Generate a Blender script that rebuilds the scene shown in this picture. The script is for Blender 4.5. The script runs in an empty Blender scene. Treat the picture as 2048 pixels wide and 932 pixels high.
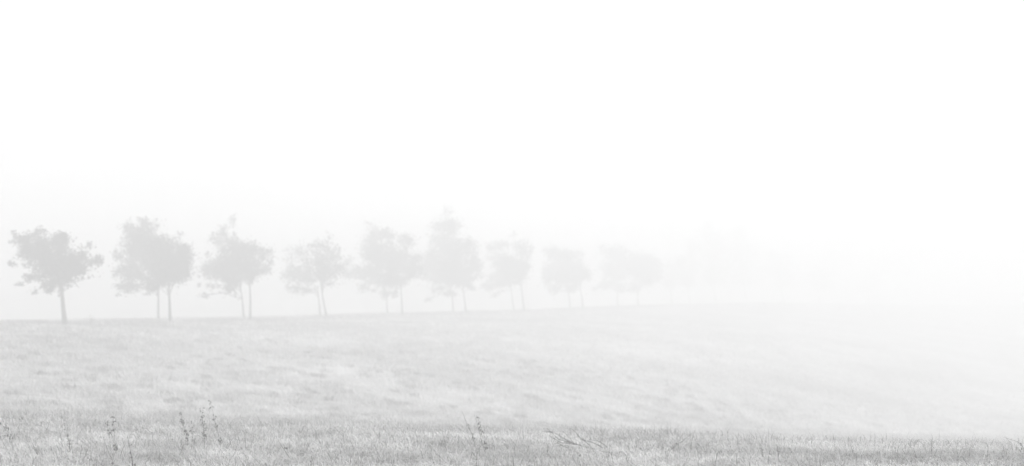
import bpy, math, random
import numpy as np

SC = bpy.context.scene
COL = SC.collection
rng = np.random.default_rng(7)
random.seed(7)

# ---------------------------------------------------------------- camera
F = 1990.0            # focal length in pixels of the 2048 wide photograph
HY = 660.0            # pixel row of eye level
cam_d = bpy.data.cameras.new('camera')
cam_d.sensor_width = 36.0
cam_d.lens = F / 2048 * 36.0
cam_d.shift_y = (HY - 466.0) / 2048
cam_d.clip_start = 0.1
cam_d.clip_end = 5000
cam_d.dof.use_dof = True
cam_d.dof.focus_distance = 14.5
cam_d.dof.aperture_fstop = 0.75
cam = bpy.data.objects.new('camera', cam_d)
cam.location = (0, 0, 0)
cam.rotation_euler = (math.radians(90), 0, 0)
COL.objects.link(cam)
SC.camera = cam

# ---------------------------------------------------------------- sky, sun, exposure
SUN_EL, SUN_AZ = math.radians(66), math.radians(12)     # azimuth clockwise from +Y
world = bpy.data.worlds.new('World')
SC.world = world
world.use_nodes = True
nt = world.node_tree
nt.nodes.clear()
sky = nt.nodes.new('ShaderNodeTexSky')
sky.sky_type = 'NISHITA'
sky.sun_disc = False
sky.sun_elevation = SUN_EL
sky.sun_rotation = SUN_AZ
sky.air_density = 1.0
sky.dust_density = 2.0
bw = nt.nodes.new('ShaderNodeRGBToBW')                  # black and white photograph
bg = nt.nodes.new('ShaderNodeBackground')
bg.inputs["Strength"].default_value = 0.15
wo = nt.nodes.new('ShaderNodeOutputWorld')
nt.links.new(sky.outputs[0], bw.inputs[0])
nt.links.new(bw.outputs[0], bg.inputs['Color'])
nt.links.new(bg.outputs[0], wo.inputs['Surface'])

sun_d = bpy.data.lights.new('sun', 'SUN')
sun_d.energy = 1.5
sun_d.angle = math.radians(25)
sun = bpy.data.objects.new('sun', sun_d)
COL.objects.link(sun)
sun.rotation_euler = (math.radians(90) - SUN_EL, 0, math.pi - SUN_AZ)

SC.view_settings.view_transform = 'Standard'
SC.view_settings.look = 'None'
SC.view_settings.gamma = 1.0
SC.view_settings.exposure = 0.9

SC.render.engine = 'CYCLES'
cy = SC.cycles
cy.max_bounces = 10
cy.diffuse_bounces = 3
cy.glossy_bounces = 1
cy.volume_bounces = 8
cy.transmission_bounces = 4
cy.use_denoising = True

# ---------------------------------------------------------------- helpers
def new_mat(name, rough=0.9):
    m = bpy.data.materials.new(name)
    m.use_nodes = True
    b = m.node_tree.nodes['Principled BSDF']
    b.inputs['Roughness'].default_value = rough
    b.inputs['Specular IOR Level'].default_value = 0.15
    return m, m.node_tree, b

def ramp(nt, src, stops):
    r = nt.nodes.new('ShaderNodeValToRGB')
    el = r.color_ramp.elements
    el[0].position, el[0].color = stops[0][0], (stops[0][1],) * 3 + (1,)
    el[1].position, el[1].color = stops[-1][0], (stops[-1][1],) * 3 + (1,)
    for p, v in stops[1:-1]:
        e = el.new(p)
        e.color = (v, v, v, 1)
    nt.links.new(src, r.inputs[0])
    return r.outputs[0]

def noise(nt, scale, detail, stretch=(1, 1, 1), rot=(0, 0, 0)):
    tc = nt.nodes.new('ShaderNodeTexCoord')
    mp = nt.nodes.new('ShaderNodeMapping')
    mp.inputs['Scale'].default_value = stretch
    mp.inputs['Rotation'].default_value = rot
    nt.links.new(tc.outputs['Object'], mp.inputs[0])
    n = nt.nodes.new('ShaderNodeTexNoise')
    n.inputs['Scale'].default_value = scale
    n.inputs['Detail'].default_value = detail
    nt.links.new(mp.outputs[0], n.inputs['Vector'])
    return n.outputs[0]

def mix(nt, a, b, f, mode='MULTIPLY'):
    x = nt.nodes.new('ShaderNodeMix')
    x.data_type = 'RGBA'
    x.blend_type = mode
    x.inputs[0].default_value = f
    nt.links.new(a, x.inputs[6])
    nt.links.new(b, x.inputs[7])
    return x.outputs[2]

def raw_mesh(name, verts, loops, sizes, mat, attr=None, smooth=False):
    me = bpy.data.meshes.new(name)
    verts = np.asarray(verts, np.float32)
    loops = np.asarray(loops, np.int32)
    sizes = np.asarray(sizes, np.int32)
    me.vertices.add(len(verts))
    me.vertices.foreach_set('co', verts.ravel())
    me.loops.add(len(loops))
    me.loops.foreach_set('vertex_index', loops)
    me.polygons.add(len(sizes))
    starts = np.concatenate([[0], np.cumsum(sizes)[:-1]]).astype(np.int32)
    me.polygons.foreach_set('loop_start', starts)
    if smooth:
        me.polygons.foreach_set('use_smooth', np.ones(len(sizes), bool))
    if attr is not None:
        a = me.attributes.new('tone', 'FLOAT', 'POINT')
        a.data.foreach_set('value', np.asarray(attr, np.float32))
    me.materials.append(mat)
    me.update(calc_edges=True)
    return me

def link(name, me, parent=None, loc=(0, 0, 0)):
    o = bpy.data.objects.new(name, me)
    COL.objects.link(o)
    o.location = loc
    if parent:
        o.parent = parent
    return o

def empty(name, loc, label, cat, group=None):
    o = bpy.data.objects.new(name, None)
    o.empty_display_size = 0.3
    COL.objects.link(o)
    o.location = loc
    o['label'] = label
    o['category'] = cat
    if group:
        o['group'] = group
    return o

class Tubes:
    """collects tapered tubes into one mesh"""
    def __init__(s, n=6):
        s.v, s.l, s.z, s.n = [], [], [], n
    def add(s, pts, rad):
        n = s.n
        pts = [np.array(p, float) for p in pts]
        b = len(s.v)
        for i, p in enumerate(pts):
            d = pts[min(i + 1, len(pts) - 1)] - pts[max(i - 1, 0)]
            d /= max(np.linalg.norm(d), 1e-9)
            a = np.cross(d, (0.31, 0.9, 0.2)); a /= max(np.linalg.norm(a), 1e-9)
            c = np.cross(d, a)
            for k in range(n):
                t = 2 * math.pi * k / n
                s.v.append(p + rad[i] * (math.cos(t) * a + math.sin(t) * c))
        for i in range(len(pts) - 1):
            for k in range(n):
                k2 = (k + 1) % n
                s.l += [b + i * n + k, b + i * n + k2, b + (i + 1) * n + k2, b + (i + 1) * n + k]
                s.z.append(4)
        for base, rev in ((b, True), (b + (len(pts) - 1) * n, False)):
            r = [base + k for k in range(n)]
            s.l += r[::-1] if rev else r
            s.z.append(n)
    def build(s, name, mat, parent=None):
        return link(name, raw_mesh(name, np.array(s.v), s.l, s.z, mat, smooth=True), parent)

# ---------------------------------------------------------------- terrain
# height profiles along five bearings, each a list of (depth m, picture row it lies on)
PX = np.array([0, 500, 1024, 1500, 2048.])
ZB = -1.9
def zrow(Y, r): return (HY - r) * Y / F
PROF = [
    [(20.5, None), (26, 824), (31, 792), (41, 715), (52, 657), (57, 648.5), (72, 645.5), (105, 645)],
    [(19.0, None), (27, 845), (36, 810), (50, 730), (66, 655), (75, 640), (92, 637.5), (135, 637)],
    [(17.5, None), (30, 868), (42, 835), (54, 745), (73, 662), (108, 622), (128, 620.5), (180, 621)],
    [(16.5, None), (35, 892), (52, 858), (66, 768), (92, 665), (150, 605), (176, 603.5), (240, 606)],
    [(15.5, None), (38, 905), (66, 875), (86, 800), (120, 695), (208, 612), (240, 610), (320, 614)],
]
LY = np.linspace(math.log(4), math.log(700), 500)
US = (PX - 1024) / F
UF = np.linspace(-0.56, 0.56, 113)
PY = np.array([[p[0] for p in pr] for pr in PROF], float)
PZ = np.array([[ZB if r is None else zrow(Y, r) for Y, r in pr] for pr in PROF])
ker = np.exp(-0.5 * (np.arange(-12, 13) / 4.0) ** 2); ker /= ker.sum()
TF = []
for u in UF:
    py = [np.interp(u, US, PY[:, i]) for i in range(PY.shape[1])]
    pz = [np.interp(u, US, PZ[:, i]) for i in range(PY.shape[1])]
    z = np.interp(np.exp(LY), [0.1, 8] + py + [py[-1] * 1.6, 1000], [ZB, ZB] + pz + [pz[-1] - 0.5, pz[-1] - 2.0])
    TF.append(np.convolve(np.pad(z, 12, mode='edge'), ker, 'valid'))
TF = np.array(TF)
ku = np.exp(-0.5 * (np.arange(-12, 13) / 3.0) ** 2); ku /= ku.sum()
TF = np.apply_along_axis(lambda c: np.convolve(np.pad(c, 12, mode='edge'), ku, 'valid'), 0, TF)

_w = [(random.uniform(0, 6.28), random.uniform(0, 6.28), random.uniform(.7, 1.3), random.uniform(.7, 1.3)) for _ in range(24)]
def wob(X, Y, s, seed):
    t = 0
    for i in range(4):
        a, b, c, d = _w[(seed + i * 5) % 24]
        t = t + np.sin(X * s * c * (1.6 ** i) + a + 1.7 * np.sin(Y * s * d + b)) * np.cos(Y * s * d * (1.5 ** i) + b) / (1.5 ** i)
    return t / 2.2

def terrain(X, Y):
    X = np.asarray(X, float); Y = np.asarray(Y, float)
    Yc = np.clip(Y, 4.001, 699)
    u = np.clip(X / np.maximum(Y, 8), -0.559, 0.559)
    fu = (u + 0.56) / 0.01
    fy = (np.log(Yc) - LY[0]) / (LY[1] - LY[0])
    iu = np.clip(fu.astype(int), 0, len(UF) - 2); iy = np.clip(fy.astype(int), 0, len(LY) - 2)
    a = fu - iu; b = fy - iy
    z = (TF[iu, iy] * (1 - a) * (1 - b) + TF[iu + 1, iy] * a * (1 - b) + TF[iu, iy + 1] * (1 - a) * b + TF[iu + 1, iy + 1] * a * b)
    z = z + 0.035 * wob(X, Y, 1.7, 1) * np.clip(1.6 - Y / 25, 0.3, 1)
    z = z + 0.15 * wob(X, Y, 0.45, 7) * np.clip((Y - 11) / 6, 0, 1)
    return z

def spaced(lo, hi, d0, g):
    out = [0.0]; d = d0
    while out[-1] < hi: out.append(out[-1] + d); d *= g
    neg = [0.0]; d = d0
    while neg[-1] > lo: neg.append(neg[-1] - d); d *= g
    return np.array(neg[:0:-1] + out)
gx = spaced(-600, 600, 0.16, 1.022)
gy = 15 + spaced(-70, 640, 0.10, 1.018)
GX, GY = np.meshgrid(gx, gy)
GZ = terrain(GX, GY)
nx, ny = len(gx), len(gy)
idx = np.arange(nx * ny).reshape(ny, nx)
quads = np.stack([idx[:-1, :-1], idx[:-1, 1:], idx[1:, 1:], idx[1:, :-1]], -1).reshape(-1)

DX = np.interp(np.clip(GX / np.maximum(GY, 8), -.56, .56), US, PY[:, 5])
zone = np.clip((GY / DX - 0.55 + 0.08 * wob(GX, GY, 0.12, 2)) / 0.35, 0, 1)      # 0 pale tussocks in the hollow, 1 short turf on the rise
bank_end = np.interp(np.clip(GX / np.maximum(GY, 8), -.56, .56), US, PY[:, 0])
zone = np.maximum(zone, 0.9 * np.clip(1 - (GY - bank_end - 1.5 + 2.0 * wob(GX, GY, 0.6, 4)) / 9, 0, 1))
gm, gt, gb = new_mat('meadow_soil', 0.95)
n1 = noise(gt, 0.11, 9, (1.0, 1.7, 1), (0, 0, 0.35))     # broad drifts of pale, dew-laden grass
n2 = noise(gt, 0.9, 6, (1, 1.8, 1))
n3 = noise(gt, 9, 6)
cA = ramp(gt, n1, [(0.3, 0.37), (0.5, 0.5), (0.7, 0.66)])
cB = ramp(gt, n1, [(0.3, 0.17), (0.5, 0.26), (0.72, 0.37)])
za = gt.nodes.new('ShaderNodeAttribute'); za.attribute_name = 'tone'
cm = gt.nodes.new('ShaderNodeMix'); cm.data_type = 'RGBA'
gt.links.new(za.outputs['Fac'], cm.inputs[0]); gt.links.new(cA, cm.inputs[6]); gt.links.new(cB, cm.inputs[7])
c1 = cm.outputs[2]
c2 = ramp(gt, n2, [(0.25, 0.65), (0.5, 0.9), (0.75, 1.15)])
c3 = ramp(gt, n3, [(0.3, 0.75), (0.7, 1.15)])
gt.links.new(mix(gt, mix(gt, c1, c2, 1.0), c3, 0.8), gb.inputs['Base Color'])
bmp = gt.nodes.new('ShaderNodeBump')
bmp.inputs['Strength'].default_value = 0.6
bmp.inputs['Distance'].default_value = 0.08
gt.links.new(n3, bmp.inputs['Height'])
gt.links.new(bmp.outputs[0], gb.inputs['Normal'])
me = raw_mesh('ground', np.stack([GX, GY, GZ], -1).reshape(-1, 3), quads, np.full((nx - 1) * (ny - 1), 4), gm, attr=zone.ravel(), smooth=True)
ground = link('ground', me)
ground['kind'] = 'structure'

# ---------------------------------------------------------------- grass
def grass_mat(name, lo, hi):
    m, t, b = new_mat(name, 0.8)
    at = t.nodes.new('ShaderNodeAttribute'); at.attribute_name = 'tone'
    c = ramp(t, at.outputs['Fac'], [(0, lo), (0.5, (lo + hi) * 0.5), (1, hi)])
    n = noise(t, 0.8, 4)
    c2 = ramp(t, n, [(0.33, 0.68), (0.67, 1.2)])
    col = mix(t, c, c2, 1.0)
    t.links.new(col, b.inputs['Base Color'])
    tr = t.nodes.new('ShaderNodeBsdfTranslucent')      # thin blades let light through
    t.links.new(col, tr.inputs['Color'])
    ms = t.nodes.new('ShaderNodeMixShader'); ms.inputs[0].default_value = 0.35
    t.links.new(b.outputs[0], ms.inputs[1]); t.links.new(tr.outputs[0], ms.inputs[2])
    t.links.new(ms.outputs[0], t.nodes['Material Output'].inputs['Surface'])
    return m

def blades(name, X, Y, H, W, lean, tone, mat):
    n = len(X)
    Z = terrain(X, Y) - 0.01
    az = rng.uniform(0, 2 * math.pi, n)
    # mean lean to the left, as the wind has laid it
    lx = lean * (np.cos(az) * 0.9 - 0.25); ly = lean * np.sin(az) * 0.9
    sx = -np.sin(az + rng.normal(0, .5, n)) * W; sy = np.cos(az + rng.normal(0, .5, n)) * W
    # facing: width mostly across the line of sight
    sx = np.sign(sx + 1e-9) * np.maximum(np.abs(sx), W * 0.45)
    v = np.zeros((n, 5, 3))
    v[:, 0] = np.stack([X - sx, Y - sy, Z], 1)
    v[:, 1] = np.stack([X + sx, Y + sy, Z], 1)
    mx = X + lx * H * 0.38; my = Y + ly * H * 0.38; mz = Z + H * 0.58
    v[:, 2] = np.stack([mx + sx * .8, my + sy * .8, mz], 1)
    v[:, 3] = np.stack([mx - sx * .8, my - sy * .8, mz], 1)
    v[:, 4] = np.stack([X + lx * H * 1.15, Y + ly * H * 1.15, Z + H * (1 - 0.28 * np.minimum(lean, 2))], 1)
    b = np.arange(n)[:, None] * 5
    l = np.concatenate([b + np.array([0, 1, 2, 3]), b + np.array([3, 2, 4])], 1)
    return link(name, raw_mesh(name, v.reshape(-1, 3), l.ravel(), np.tile([4, 3], n), mat, attr=np.repeat(tone, 5)))

def fan_points(n, y0, y1, power=1.0, margin=1.12):
    # more per square metre near the eye than far off
    t = rng.random(n)
    Y = (y0 ** power + t * (y1 ** power - y0 ** power)) ** (1 / power)
    X = rng.uniform(-0.515 * margin, 0.515 * margin, n) * Y
    return X, Y

def patch(X, Y, s, seed): return np.clip(0.5 + 0.5 * wob(X, Y, s, seed), 0, 1)

gfm = grass_mat("dry_meadow_grass", 0.26, 0.95)
# rough grass of the near bank
N = 420000
X, Y = fan_points(N, 11.6, 34, 1.2)
keep = rng.random(N) < np.clip(1 - (Y - 16 - 3 * wob(X, Y, 0.5, 8)) / 17, 0, 1) ** 1.5
X, Y = X[keep], Y[keep]; N = len(X)
p1 = patch(X, Y, 2.2, 3); p2 = patch(X, Y, 6.0, 9)
H = (0.06 + 0.13 * rng.random(N)) * (0.55 + 0.9 * p1) * (0.65 + 0.7 * p2)
W = rng.uniform(0.003, 0.0075, N)
lean = rng.uniform(0.5, 2.5, N)
tone = np.clip(0.5 + 0.25 * p2 + rng.normal(0, 0.36, N), 0, 1)
g = blades('rough_grass', X, Y, H, W, lean, tone, gfm)
g['kind'] = 'stuff'; g['label'] = 'rough matted dry grass covering the near bank'; g['category'] = 'grass'
# curled dead leaves and seedy herbs among it
hm = grass_mat("dead_herb_leaves", 0.1, 0.8)
N = 80000
X, Y = fan_points(N, 11.6, 22, 1.5)
p = patch(X, Y, 3.1, 14)
keep = p > 0.42
X, Y, p = X[keep], Y[keep], p[keep]; N = len(X)
g = blades('herb_litter', X, Y, rng.uniform(0.03, 0.11, N) * (0.5 + p), rng.uniform(0.008, 0.018, N), rng.uniform(0.8, 2.0, N),
           np.clip(rng.normal(0.45, 0.3, N), 0, 1), hm)
g['kind'] = 'stuff'; g['label'] = 'withered small herbs tangled in the bank grass'; g['category'] = 'ground cover'
# thin upright flowering grass stems
N = 5000
X, Y = fan_points(N, 11.6, 24, 1.6)
sm = grass_mat("grass_stem_straw", 0.25, 0.8)
g = blades('grass_stems', X, Y, rng.uniform(0.18, 0.42, N), rng.uniform(0.002, 0.004, N), rng.uniform(0.1, 1.0, N),
           rng.random(N), sm)
g['kind'] = 'stuff'; g['label'] = 'thin upright straw stems sticking out of the bank grass'; g['category'] = 'grass'
# long arching dead stalks lying tangled over the bank
N = 16000
X, Y = fan_points(N, 11.6, 22.5, 1.5)
p = patch(X, Y, 1.3, 17)
keep = rng.random(N) < 0.15 + p
X, Y, p = X[keep], Y[keep], p[keep]; N = len(X)
t1 = rng.random(N)
g = blades('tangled_stalks', X, Y, rng.uniform(0.12, 0.38, N), rng.uniform(0.0022, 0.005, N), rng.uniform(0.5, 2.6, N),
           np.where(t1 < .5, t1 * .3, .6 + t1 * .4), grass_mat('tangled_stalk', 0.07, 0.95))
g['kind'] = 'stuff'; g['label'] = 'tangle of dark and pale dead stalks lying over the bank grass'; g['category'] = 'grass'
# scattered coarse tussocks beyond the bank
M = 900
tx_, ty_ = fan_points(M, 19, 60, 1.3)
N = 60000
w = rng.integers(0, M, N)
rr = 0.10 + 0.22 * rng.random(M)
X = tx_[w] + rng.normal(0, 1, N) * rr[w]; Y = ty_[w] + rng.normal(0, 1, N) * rr[w] * 0.8
tn = rng.random(M)
g = blades('tussocks', X, Y, (0.12 + 0.2 * rng.random(N)) * (0.7 + 0.6 * tn[w]), rng.uniform(0.004, 0.009, N) * np.clip(Y / 22, 1, 2), rng.uniform(0.3, 1.7, N),
           np.clip(tn[w] + rng.normal(0, 0.2, N), 0, 1), grass_mat('tussock_grass', 0.24, 0.72))
g['kind'] = 'stuff'; g['label'] = 'coarse grass tussocks dotting the hollow and lower slope'; g['category'] = 'grass'
# softer grass over the hollow and the slope
N = 480000
X, Y = fan_points(N, 19, 125, 1.1)
p = patch(X, Y, 0.5, 5); q = patch(X, Y, 0.17, 11)
keep = rng.random(N) < (0.25 + 0.75 * p) * np.clip((118 - Y + 12 * wob(X, Y, 0.1, 6)) / 65, 0, 1) ** 1.3
X, Y, p, q = X[keep], Y[keep], p[keep], q[keep]; N = len(X)
g = blades('field_grass', X, Y, (0.07 + 0.14 * rng.random(N)) * (0.5 + p) * np.clip(0.8 + Y / 80, 1, 1.6),
           np.clip(0.0045 * Y / 14, .004, .02), rng.uniform(0.4, 1.9, N),
           np.clip(0.22 + 0.7 * q + rng.normal(0, 0.18, N) - 0.35 * np.clip(1 - (Y - 20) / 9, 0, 1), 0, 1), grass_mat("field_grass_pale", 0.3, 0.85))
g['kind'] = 'stuff'; g['label'] = 'pale soft grass covering the hollow and the slope behind the bank'; g['category'] = 'grass'

# longer rank grass along the tree row on the ridge
N = 60000
U = rng.uniform(-0.57, 0.57, N)
D = np.interp(U, US, PY[:, 5])
Y = D * rng.normal(0.985, 0.03, N); X = U * Y
p = patch(X, Y, 0.4, 12)
g = blades('ridge_grass', X, Y, (0.08 + 0.22 * rng.random(N) ** 2) * (0.35 + 1.1 * p), 0.008 * D / 60, rng.uniform(0.2, 1.5, N),
           rng.random(N), grass_mat('ridge_grass', 0.12, 0.5))
g['kind'] = 'stuff'; g['label'] = 'rank uncut grass along the ridge under the trees'; g['category'] = 'grass'

# ---------------------------------------------------------------- trees
bark, bt, bb = new_mat('bark', 0.95)
bt.links.new(ramp(bt, noise(bt, 14, 6, (1, 1, 0.25)), [(0.3, 0.06), (0.7, 0.16)]), bb.inputs['Base Color'])
leaf, lt, lb = new_mat('leaf', 0.7)
la = lt.nodes.new('ShaderNodeAttribute'); la.attribute_name = 'tone'
lt.links.new(ramp(lt, la.outputs['Fac'], [(0, 0.02), (0.6, 0.045), (1, 0.09)]), lb.inputs['Base Color'])

def wx(px, Y): return (px - 1024) / F * Y
def wz(py, Y): return (HY - py) / F * Y

def leaf_cloud(name, centres, radii, dens, size, mat, parent, org, clumpy=0.38):
    V, T = [], []
    for (c, r, dn) in zip(centres, radii, dens):
        area = math.pi * r[0] * r[2]
        n = int(area * dn)
        if n < 12: n = 12
        m = max(5, int(5 + area * 9))
        d = rng.normal(size=(m, 3)); d /= np.linalg.norm(d, axis=1)[:, None]
        cc = d * (rng.random(m) ** 0.45)[:, None] * 0.92
        w = rng.integers(0, m, n)
        sig = clumpy / (1 + 0.25 * math.sqrt(m / 10))
        p = cc[w] + rng.normal(0, 1, (n, 3)) * sig * rng.uniform(0.5, 1.15, m)[w][:, None]
        loose = rng.random(n) < 0.3                       # thin outer sprays round the dense clumps
        q_ = rng.normal(0, 0.52, (n, 3))
        q_[:, 2] *= 0.9
        p[loose] = q_[loose]
        V.append(p * np.array(r) + np.array(c)); T.append(np.clip(0.2 + 0.5 * rng.random(m)[w] + rng.normal(0, .15, n), 0, 1))
    P = np.concatenate(V); T = np.concatenate(T); n = len(P)
    a = rng.normal(size=(n, 3)); a /= np.linalg.norm(a, axis=1)[:, None]
    b = np.cross(a, rng.normal(size=(n, 3))); b /= np.linalg.norm(b, axis=1)[:, None]
    s = size * rng.uniform(0.6, 1.25, n)[:, None]
    q = np.stack([P - a * s, P + b * s * .62, P + a * s, P - b * s * .62], 1) - np.array(org)
    return link(name, raw_mesh(name, q.reshape(-1, 3), np.arange(n * 4), np.full(n, 4), mat, attr=np.repeat(T, 4)), parent)

TREES = 'trees standing in the misty double row'
def tree(label, depth, base_px, top, wpx, lobes, name='field_tree', dens=1.0, grp=TREES):
    X0 = wx(base_px, depth); Z0 = float(terrain(X0, depth))
    t = empty(name, (X0, depth, Z0), label, 'tree', grp)
    r0 = wpx / F * depth / 2
    tx, tz = wx(top[0], depth) - X0, wz(top[1], depth) - Z0
    tb = Tubes(10)
    up = 1.35
    pts, rad = [], []
    for i in range(9):
        s = i / 8 * up
        pts.append((tx * s + 0.04 * math.sin(3.1 * s + depth), 0.05 * math.sin(2.2 * s + base_px), -0.25 + (tz + 0.25) * s))
        rad.append(r0 * (1.0 - 0.42 * s) * (1.35 if i == 0 else 1.08 if i == 1 else 1))
    tb.add(pts, rad)
    tb.build('trunk', bark, t)
    br = Tubes(5)
    cs, rs, ds = [], [], []
    for L in lobes:
        px, py, rx, ry = L[:4]
        dn = (L[4] if len(L) > 4 else 1.0) * (0.6 if rx < 13 else 1.0)
        a, b, c = rx / F * depth, 0, ry / F * depth
        b = (a + c) / 2
        off = random.uniform(-0.5, 0.5) * 1.4
        ct = np.array([wx(px, depth), depth + off, wz(py, depth)])
        cs.append(ct); rs.append((a, b, c)); ds.append(dn)
        e = ct - np.array([X0, depth, Z0])
        st = np.array(pts[5 + random.randint(0, 2)])
        mid = (st + e) / 2 + np.array([0, 0, 0.12 * np.linalg.norm(e - st)])
        if rx > 9:
            br.add([st, mid, e], [r0 * 0.34, r0 * 0.2, r0 * 0.06])
            for kk in range(3):
                q = e + np.array([random.uniform(-a, a), random.uniform(-b, b), random.uniform(-c * .6, c)]) * 0.75
                br.add([mid, (mid + q) / 2, q], [r0 * 0.16, r0 * 0.10, r0 * 0.03])
        else:
            br.add([st, mid, e], [r0 * 0.13, r0 * 0.09, r0 * 0.03])
    br.build('branches', bark, t)
    P0 = np.array([X0, depth, Z0])
    for ct, rr_ in list(zip(cs, rs)):                     # leaves along the outer branches
        tipv = np.array(pts[7]) + P0
        for f_ in (0.55, 0.78):
            cs.append(tipv * (1 - f_) + ct * f_ + np.array([0, 0, 0.05]))
            rs.append(tuple(max(0.12, v * 0.45) for v in rr_)); ds.append(0.45)
    size = 0.066 * (depth / 60) ** 0.8
    base = 2.4 / (size * size * 1.24 * 0.5) * dens
    ds = [d * base for d in ds]
    cr = leaf_cloud('crown', cs, rs, ds, size, leaf, t, (X0, depth, Z0))
    return t

tree('leftmost tree, round dark crown on a stout trunk leaning left', 60, 132, (122, 572), 10, [
    (105, 525, 44, 38), (75, 492, 32, 24), (110, 484, 26, 17), (125, 475, 15, 13), (48, 503, 20, 17), (31, 527, 9, 9, .8),
    (34, 467, 7, 6, .7), (31, 485, 8, 5, .6), (160, 520, 28, 24), (188, 522, 13, 12), (172, 489, 6, 9, .7), (148, 540, 32, 18),
    (102, 572, 17, 15), (72, 583, 9, 6, .7), (50, 569, 11, 5, .8), (60, 553, 20, 8, .8), (120, 556, 24, 18), (83, 461, 15, 7, .5),
    (60, 468, 12, 8, .5), (170, 556, 5, 4, .4), (116, 591, 4, 5, .5), (52, 478, 16, 12, .7)])
tree('front tree of the second pair from the left, broad rounded crown', 68, 342, (337, 580), 7, [
    (342, 525, 40, 38), (362, 506, 22, 20), (330, 488, 26, 20), (370, 543, 15, 18), (315, 553, 30, 22), (357, 555, 20, 14),
    (372, 520, 14, 25), (358, 467, 7, 8, .5), (300, 586, 9, 6, .7), (310, 575, 14, 8)])
tree('rear tree of the second pair from the left, taller thin-topped crown', 73, 319, (316, 582), 5.5, [
    (272, 500, 34, 32), (262, 545, 27, 24), (257, 573, 22, 13), (238, 512, 11, 13), (238, 547, 10, 8), (268, 462, 20, 18, .6),
    (297, 457, 18, 17, .5), (254, 456, 9, 7, .5), (290, 482, 28, 24), (280, 438, 14, 8, .3), (243, 590, 5, 4, .5), (305, 510, 30, 30),
    (318, 448, 12, 10, .35)])
tree('front tree of the third pair, dense crown on a straight thin trunk', 75, 501, (499, 572), 5.5, [
    (480, 522, 42, 38), (500, 545, 20, 22), (466, 562, 17, 26), (529, 508, 17, 14, .7), (540, 530, 9, 18, .6), (514, 542, 21, 11, .7),
    (490, 497, 30, 13), (447, 540, 20, 18)])
tree('rear tree of the third pair, ragged crown with a tall tip', 80, 490, (482, 590), 5, [
    (422, 543, 22, 19), (412, 592, 12, 6, .9), (400, 571, 6, 5, .7), (432, 522, 15, 12), (436, 478, 20, 20, .6), (464, 440, 9, 16, .5),
    (447, 457, 12, 10, .5), (470, 487, 18, 14, .8), (412, 508, 6, 8, .7), (425, 572, 12, 8, .6)])
tree('front tree of the fourth pair, wide crown on a curved trunk', 84, 654, (644, 580), 5, [
    (640, 522, 35, 26), (650, 545, 38, 26), (642, 495, 24, 17), (656, 477, 11, 12, .6), (680, 530, 18, 18, .8), (655, 465, 6, 8, .3),
    (668, 505, 18, 15, .8), (664, 570, 14, 8, .5)], dens=0.42)
tree('rear tree of the fourth pair, low crown drooping to the left', 89, 640, (637, 588), 4.5, [
    (600, 506, 24, 17, .8), (590, 545, 20, 24, .9), (590, 578, 15, 13), (611, 552, 25, 24), (574, 548, 17, 15, .6), (615, 582, 16, 8, .7),
    (570, 500, 5, 5, .4), (575, 520, 9, 9, .5)], dens=0.42)
tree('front tree of the fifth pair, full crown on a trunk bending right', 93, 806, (801, 577), 5, [
    (766, 512, 35, 28), (810, 482, 20, 17, .8), (800, 520, 30, 24), (825, 540, 20, 20, .8), (782, 558, 35, 20), (776, 468, 18, 14, .6),
    (790, 585, 8, 12, .7), (834, 518, 14, 15, .6)])
tree('rear tree of the fifth pair, high crown spreading to the left', 98, 777, (773, 596), 4.5, [
    (746, 470, 20, 22, .7), (738, 500, 20, 22), (712, 545, 24, 16, .7), (700, 520, 11, 11, .5), (725, 575, 12, 12, .7), (770, 588, 12, 11),
    (692, 548, 8, 13, .5), (742, 545, 25, 20), (738, 447, 12, 8, .35)])
tree('front tree of the sixth pair, crown right of the tallest peak', 101, 932, (926, 575), 5, [
    (905, 500, 30, 24), (935, 490, 20, 19, .8), (948, 525, 19, 24, .8), (926, 555, 25, 20), (960, 550, 12, 12, .5), (905, 540, 30, 30),
    (903, 455, 20, 22, .6), (940, 575, 12, 8, .6)])
tree('rear tree of the sixth pair, rising to the tallest peak of the row', 106, 908, (902, 583), 4.5, [
    (895, 425, 11, 14, .4), (886, 450, 24, 17, .6), (880, 480, 25, 20, .8), (890, 545, 38, 32), (856, 535, 19, 19, .8), (850, 556, 9, 11, .6),
    (866, 515, 20, 19, .9), (858, 600, 7, 8, .7), (874, 577, 12, 12, .7), (897, 588, 18, 6, .8)])
tree('front tree of the seventh pair, narrow crown on a thin leaning trunk', 110, 1050, (1043, 573), 5, [
    (1027, 470, 7, 10, .4), (1042, 495, 17, 15, .7), (1060, 505, 11, 16, .6), (1030, 548, 28, 24), (1045, 530, 15, 19, .8), (1022, 525, 20, 18)])
tree('rear tree of the seventh pair, flat crown hanging low on the left', 116, 1029, (1023, 582), 4.5, [
    (986, 492, 17, 13, .6), (1006, 490, 14, 11, .6), (1006, 530, 25, 21), (1000, 560, 24, 19), (975, 573, 17, 11, .7), (990, 590, 10, 6, .6),
    (980, 515, 12, 12, .5)])
tree('front tree of the eighth pair, crown ending above a leaning trunk', 119, 1167, (1160, 575), 5, [
    (1132, 512, 22, 17), (1160, 507, 11, 11, .5), (1140, 545, 32, 27), (1156, 545, 20, 24, .8), (1142, 578, 20, 8, .7), (1174, 548, 13, 14, .5)])
tree('rear tree of the eighth pair, even crown with a flat left side', 125, 1141, (1136, 580), 4.5, [
    (1106, 510, 17, 18), (1118, 545, 30, 28), (1095, 550, 13, 21), (1109, 578, 14, 12, .8), (1090, 500, 7, 9, .5)])
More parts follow.
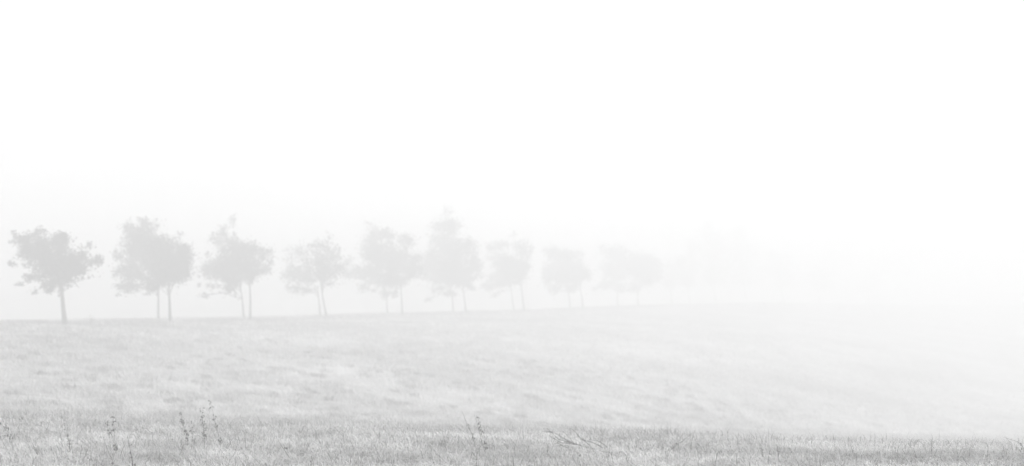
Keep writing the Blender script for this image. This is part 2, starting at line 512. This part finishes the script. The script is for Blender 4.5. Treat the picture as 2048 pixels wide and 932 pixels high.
tree('front tree of the ninth pair, pale wide crown fading into mist', 130, 1278, (1274, 588), 5, [
    (1275, 530, 34, 26), (1268, 574, 17, 12, .7), (1300, 550, 25, 22), (1290, 517, 20, 11, .7), (1308, 530, 18, 14, .6)])
tree('rear tree of the ninth pair, pale crown touching the eighth pair', 136, 1237, (1234, 583), 4.5, [
    (1206, 496, 9, 13, .6), (1235, 507, 27, 17, .8), (1230, 540, 31, 24), (1216, 568, 17, 13, .8), (1240, 576, 13, 11, .8), (1190, 577, 9, 5, .6)])
FAINT = 'faint trees dissolving in the mist at the right end of the row'
def faint(label, depth, base, top, lobes):
    tree(label, depth, base, top, 4.5, lobes, grp=FAINT, dens=0.45)
faint('very faint tree just right of the ninth pair, short rounded crown', 160, 1345, (1342, 585), [(1348, 540, 22, 26), (1340, 565, 18, 18), (1362, 525, 15, 18)])
faint('very faint tree left of the tall pale clump, narrow crown', 167, 1380, (1377, 585), [(1382, 530, 22, 32), (1385, 495, 14, 22), (1375, 560, 20, 18)])
faint('almost invisible tall tree forming the left half of the pale clump', 175, 1432, (1428, 585), [(1424, 495, 30, 38), (1430, 545, 34, 32), (1415, 455, 14, 16)])
faint('almost invisible broad tree forming the right half of the pale clump', 183, 1495, (1490, 585), [(1485, 505, 34, 35), (1495, 548, 36, 30), (1478, 465, 16, 18)])
faint('ghostly low tree where the clump slopes down to the right', 192, 1568, (1563, 585), [(1560, 535, 34, 26), (1575, 560, 30, 20), (1545, 512, 15, 15)])
faint('ghostly small tree standing alone right of the sloping clump', 201, 1640, (1636, 587), [(1635, 555, 30, 20), (1650, 570, 24, 14)])
faint('last ghostly tree, barely seen at the far right end', 212, 1740, (1736, 590), [(1738, 562, 30, 20), (1725, 575, 20, 12)])

# a little bush on the ridge line
def bush(label, depth, px, top, wpx, dens=0.35):
    X0 = wx(px, depth); Z0 = float(terrain(X0, depth))
    t = empty('ridge_bush', (X0, depth, Z0), label, 'bush')
    tb = Tubes(4)
    h = wz(top, depth) - Z0; w = wpx / F * depth
    for i in range(9):
        a = random.uniform(-1, 1); b = random.uniform(-1, 1)
        tb.add([(0, 0, -0.05), (a * w * .5, b * w * .3, h * .55), (a * w, b * w * .6, h * random.uniform(.75, 1.05))], [0.005, 0.004, 0.002])
    tb.build('twigs', bark, t)
    leaf_cloud('foliage', [np.array([X0, depth, Z0 + h * .6])], [(w, w * .7, h * .5)], [900 * dens], 0.05, leaf, t, (X0, depth, Z0))
bush('tiny sparse bush on the ridge right of the leftmost tree', 61, 181, 630, 7, 0.08)

# ---------------------------------------------------------------- weeds on the bank
dark, dt, db = new_mat('dead_stem_dark', 0.9)
dt.links.new(ramp(dt, noise(dt, 60, 4), [(0.3, 0.04), (0.7, 0.11)]), db.inputs['Base Color'])
pale, pt_, pb = new_mat('straw_pale', 0.8)
pt_.links.new(ramp(pt_, noise(pt_, 60, 4), [(0.3, 0.5), (0.7, 0.7)]), pb.inputs['Base Color'])

def nub_mesh(nubs, org):
    """irregular little seed capsules"""
    V, L, S = [], [], []
    for (p, r) in nubs:
        b = len(V)
        a = np.array([random.uniform(-.5, .5), random.uniform(-.5, .5), 1.0]); a /= np.linalg.norm(a)
        u = np.cross(a, (1, .2, 0)); u /= np.linalg.norm(u); w = np.cross(a, u)
        V.append(p - a * r * 1.3)
        for kk in range(5):
            t = 2 * math.pi * kk / 5
            V.append(p + (u * math.cos(t) + w * math.sin(t)) * r * random.uniform(.6, 1.1))
        V.append(p + a * r * 1.3)
        for kk in range(5):
            k2 = (kk + 1) % 5
            L += [b, b + 1 + k2, b + 1 + kk]; S.append(3)
            L += [b + 6, b + 1 + kk, b + 1 + k2]; S.append(3)
    return np.array(V), L, S

def weed(label, pts, heads=(), Y=None, r=0.0025,  m=dark, name='dried_weed', side=0, cat='weed', nub=0.0135, leafy=0):
    """pts: picture points from the foot up; heads: list of (from, to, count) fractions of the stem that carry capsules"""
    fx, fy = pts[0]
    r *= 1.45; nub *= 1.45
    if Y is None: Y = 1.85 * F / (fy - HY)
    X0 = wx(fx, Y); Z0 = float(terrain(X0, Y))
    t = empty(name, (X0, Y, Z0), label, cat, None)
    P = [np.array([0, 0, -0.03])]
    for i, (px, py) in enumerate(pts):
        y2 = Y + 0.05 * i * math.sin(px)
        P.append(np.array([wx(px, y2) - X0, y2 - Y, max(wz(py, y2) - Z0, 0.01)]))
    # resample smooth
    n = 10
    tt = np.linspace(0, 1, n); sp = np.linspace(0, 1, len(P)); PA = np.array(P)
    Q = np.stack([np.interp(tt, sp, PA[:, c]) for c in range(3)], 1)
    Q[1:-1] += rng.normal(0, 0.003, (n - 2, 3))
    Q[1:-1] = (Q[:-2] + Q[1:-1] * 2 + Q[2:]) / 4
    tb = Tubes(5); tb.add(list(Q), [r * (1 - 0.7 * s) for s in tt]); tb.build('stem', m, t)
    def at(s):
        return np.array([np.interp(s, tt, Q[:, c]) for c in range(3)])
    for (a, b, cnt) in heads:
        nubs, tw = [], Tubes(4)
        for i in range(cnt):
            s = random.uniform(a, b); p = at(s)
            o = np.array([random.uniform(-1, 1) + side, random.uniform(-1, 1), random.uniform(-.3, 1)]) * nub * 1.5
            nubs.append((p + o, nub * random.uniform(.45, 1.0) * (1.15 - 0.55 * s)))
        V, L, S = nub_mesh(nubs, None)
        link('seed_head', raw_mesh('seed_head', V, L, S, m), t)['kind'] = 'stuff'
    for i in range(leafy):
        s = random.uniform(.15, .8); p = at(s)
        d = np.array([random.choice((-1, 1)), random.uniform(-.5, .5), random.uniform(.1, .8)]) * random.uniform(.02, .05)
        q = p + d; w = np.array([0.0, 0.0, 0.006])
        V = np.array([p, p + d * .5 + w, q, p + d * .5 - w])
        link('leaf', raw_mesh('leaf', V, [0, 1, 2, 3], [4], m), t)
    return t

weed('dark dock-like weed leaning left, left one of the cluster on the bank', [(380, 905), (372, 872), (366, 845), (359, 818)],
     [(.42, .6, 14), (.68, .82, 14), (.86, .96, 6)], leafy=3)
weed('short dark weed just right of the left-leaning stem of the cluster', [(388, 900), (385, 872), (381, 845)], [(.5, .62, 6), (.75, .9, 12), (.97, 1, 3)], leafy=2)
weed('straight upright weed with beaded seed head in the middle of the cluster', [(409, 905), (408, 870), (405, 845), (404, 816)],
     [(.4, .55, 14), (.55, .98, 34)], nub=.0125, leafy=3)
weed('tallest beaded weed of the cluster, leaning left at its right end', [(444, 905), (436, 865), (427, 832), (417, 790)],
     [(.35, .45, 7), (.55, .63, 7), (.68, .76, 8), (.82, .93, 12)], nub=.0125, leafy=3)
weed('upright weed with two dark seed clumps left of the cluster', [(233, 912), (229, 880), (227, 850), (226, 825)], [(.28, .42, 16), (.6, .66, 7), (.7, .9, 12)], leafy=3)
weed('short bent weed with one dark clump touching its upright neighbour', [(222, 900), (219, 865), (212, 845)], [(.62, .74, 12), (.86, .98, 7)])
weed('thick dark bare stalk rising from the bottom edge at the left', [(267, 950), (264, 915), (258, 885), (254, 868)], [(.35, .6, 9)], r=.0045, leafy=3)
weed('thin dark curved stalk left of the thick bare one', [(232, 935), (220, 912), (212, 890), (206, 872)], [(.2, .4, 5)], leafy=2)
weed('grey bushy weed with drooping head near the left side', [(140, 905), (136, 872), (129, 850), (122, 825)], [(.3, .55, 24), (.7, .9, 8)], nub=.009, leafy=4)
weed('thin straight bare stem standing far left in the grass', [(43, 862), (42, 838), (42, 805)], [(.6, .68, 3)], r=.0022, Y=18.5)
weed('drooping weed with dark clumps cut by the left edge', [(30, 905), (22, 878), (13, 856), (-2, 845)], [(.5, .62, 8), (.68, .8, 10), (.9, 1, 7)], leafy=3)
weed('slim weed leaning far left, left one of the pair in the middle', [(952, 895), (944, 868), (934, 849), (924, 822)], [(.38, .5, 9), (.62, .78, 9)], r=.0035, nub=.010)
weed('weed with side buds, right one of the pair in the middle', [(970, 905), (962, 878), (956, 853), (948, 828)], [(.25, .42, 18), (.5, .95, 34)], side=1.1, nub=.0125, r=.0035, leafy=2)
weed('dark slanting broken stem low in the left middle grass', [(580, 918), (570, 900), (560, 888), (554, 876)], [(.5, .6, 3)], r=.004)
weed('short dark weed near the bottom edge in the left middle', [(628, 940), (626, 922), (625, 915)], [(.5, 1, 5)])
weed('lone twig leaning right in the grass right of centre', [(1340, 900), (1362, 884), (1384, 866)], [(.5, .7, 2)], r=.0028, leafy=2)
weed('stubby dark weed at the edge of the bank left of the right third', [(1526, 918), (1524, 900), (1519, 887)], [(.4, .95, 14)], nub=.008)
weed('small dark weed further right on the bank edge', [(1558, 925), (1556, 905), (1553, 888)], [(.5, .9, 10)], nub=.008)
weed('dark arching twig reaching in at the right edge', [(2052, 905), (2040, 884), (2020, 879), (2006, 874)], [(.3, .5, 5)], r=.003)
weed('small dark tufted weed at the right edge below the arching twig', [(2046, 912), (2036, 895), (2028, 888)], [(.4, .9, 12)], nub=.007)
weed('dark little weed at the bottom edge in the middle', [(952, 945), (953, 925), (952, 908)], [(.3, .8, 12)], nub=.008)
weed('grey drooping weed low between left edge and cluster', [(75, 920), (66, 890), (58, 868)], [(.3, .7, 16)], nub=.009, leafy=2)
# pale straws
weed('pale straw standing inside the dark weed cluster', [(430, 905), (397, 885), (392, 862), (389, 845)], r=.003, m=pale, name='pale_straw', cat='grass stalk')
weed('pale short straw left of centre', [(654, 885), (648, 862), (642, 838)], [(.85, 1, 3)], r=.0032, m=pale, name='pale_straw', cat='grass stalk')
weed('long pale leaning straw with a side shoot left of the middle pair', [(810, 915), (800, 885), (792, 868), (786, 850)], r=.0035, m=pale, name='pale_straw', cat='grass stalk')
weed('pale thin straw near the bottom in front of the cluster', [(345, 935), (335, 915), (326, 898), (318, 884)], r=.003, m=pale, name='pale_straw', cat='grass stalk')
weed('very short pale straw beside the left middle grass', [(596, 880), (592, 862), (587, 845)], r=.0026, m=pale, name='pale_straw', cat='grass stalk')

# the fallen brushy twigs right of centre
def brush(label, Y, stems):
    X0 = wx(stems[0][0][0], Y); Z0 = float(terrain(X0, Y))
    t = empty('fallen_branch', (X0, Y, Z0), label, 'branch')
    for st in stems:
        tb = Tubes(5)
        P = []
        for i, (px, py) in enumerate(st):
            y2 = Y + 0.06 * i
            P.append(np.array([wx(px, y2) - X0, y2 - Y, wz(py - 5, y2) - Z0]))
        tb.add(P, [0.0055 * (1 - .75 * i / len(P)) for i in range(len(P))])
        for i in range(len(P) - 1):
            for kk in range(5):
                s = random.random(); p = P[i] * (1 - s) + P[i + 1] * s
                d = np.array([random.uniform(-.12, .03), random.uniform(-.05, .05), random.uniform(-.01, .06)])
                tb.add([p, p + d * .6 + np.array([0, 0, .008]), p + d], [0.0035, 0.0025, 0.001])
        tb.build('twig', dark, t)
brush('dark brushy fallen branch lying in the grass right of centre', 15.6, [
    [(1215, 918), (1180, 903), (1150, 893), (1125, 866)], [(1195, 905), (1150, 893), (1118, 884), (1095, 862)],
    [(1170, 898), (1140, 890), (1112, 872), (1092, 868)], [(1205, 900), (1185, 890), (1160, 884)], [(1180, 896), (1160, 880), (1148, 866)], [(1150, 894), (1120, 890), (1098, 876)], [(1215, 900), (1200, 888), (1178, 884)], [(1140, 902), (1125, 897), (1112, 888)]])

# ---------------------------------------------------------------- mist
fm = bpy.data.materials.new('mist')
fm.use_nodes = True
ft = fm.node_tree; ft.nodes.clear()
pv = ft.nodes.new('ShaderNodeVolumePrincipled')
pv.inputs['Color'].default_value = (1, 1, 1, 1)
pv.inputs['Density'].default_value = 0.0203
pv.inputs['Anisotropy'].default_value = 0.0
fo = ft.nodes.new('ShaderNodeOutputMaterial')
ft.links.new(pv.outputs[0], fo.inputs['Volume'])
x0, x1 = gx[0] - 5, gx[-1] + 5; y0, y1 = gy[0] - 5, gy[-1] + 5
z0, z1 = float(GZ.min()) - 1.0, 19.0
V = [(x, y, z) for z in (z0, z1) for y in (y0, y1) for x in (x0, x1)]
hz = link('haze', raw_mesh('haze', V, [0, 2, 3, 1, 4, 5, 7, 6, 0, 1, 5, 4, 2, 6, 7, 3, 0, 4, 6, 2, 1, 3, 7, 5], [4] * 6, fm))
hz['kind'] = 'stuff'; hz['label'] = 'thick white morning mist filling the whole field'
hz.display_type = 'WIRE'
print('ground verts', nx * ny, 'zmin', z0, 'tris', sum(sum(len(p.vertices) - 2 for p in o.data.polygons) for o in SC.objects if o.type == 'MESH' and len(o.data.polygons) < 1000), 'big')
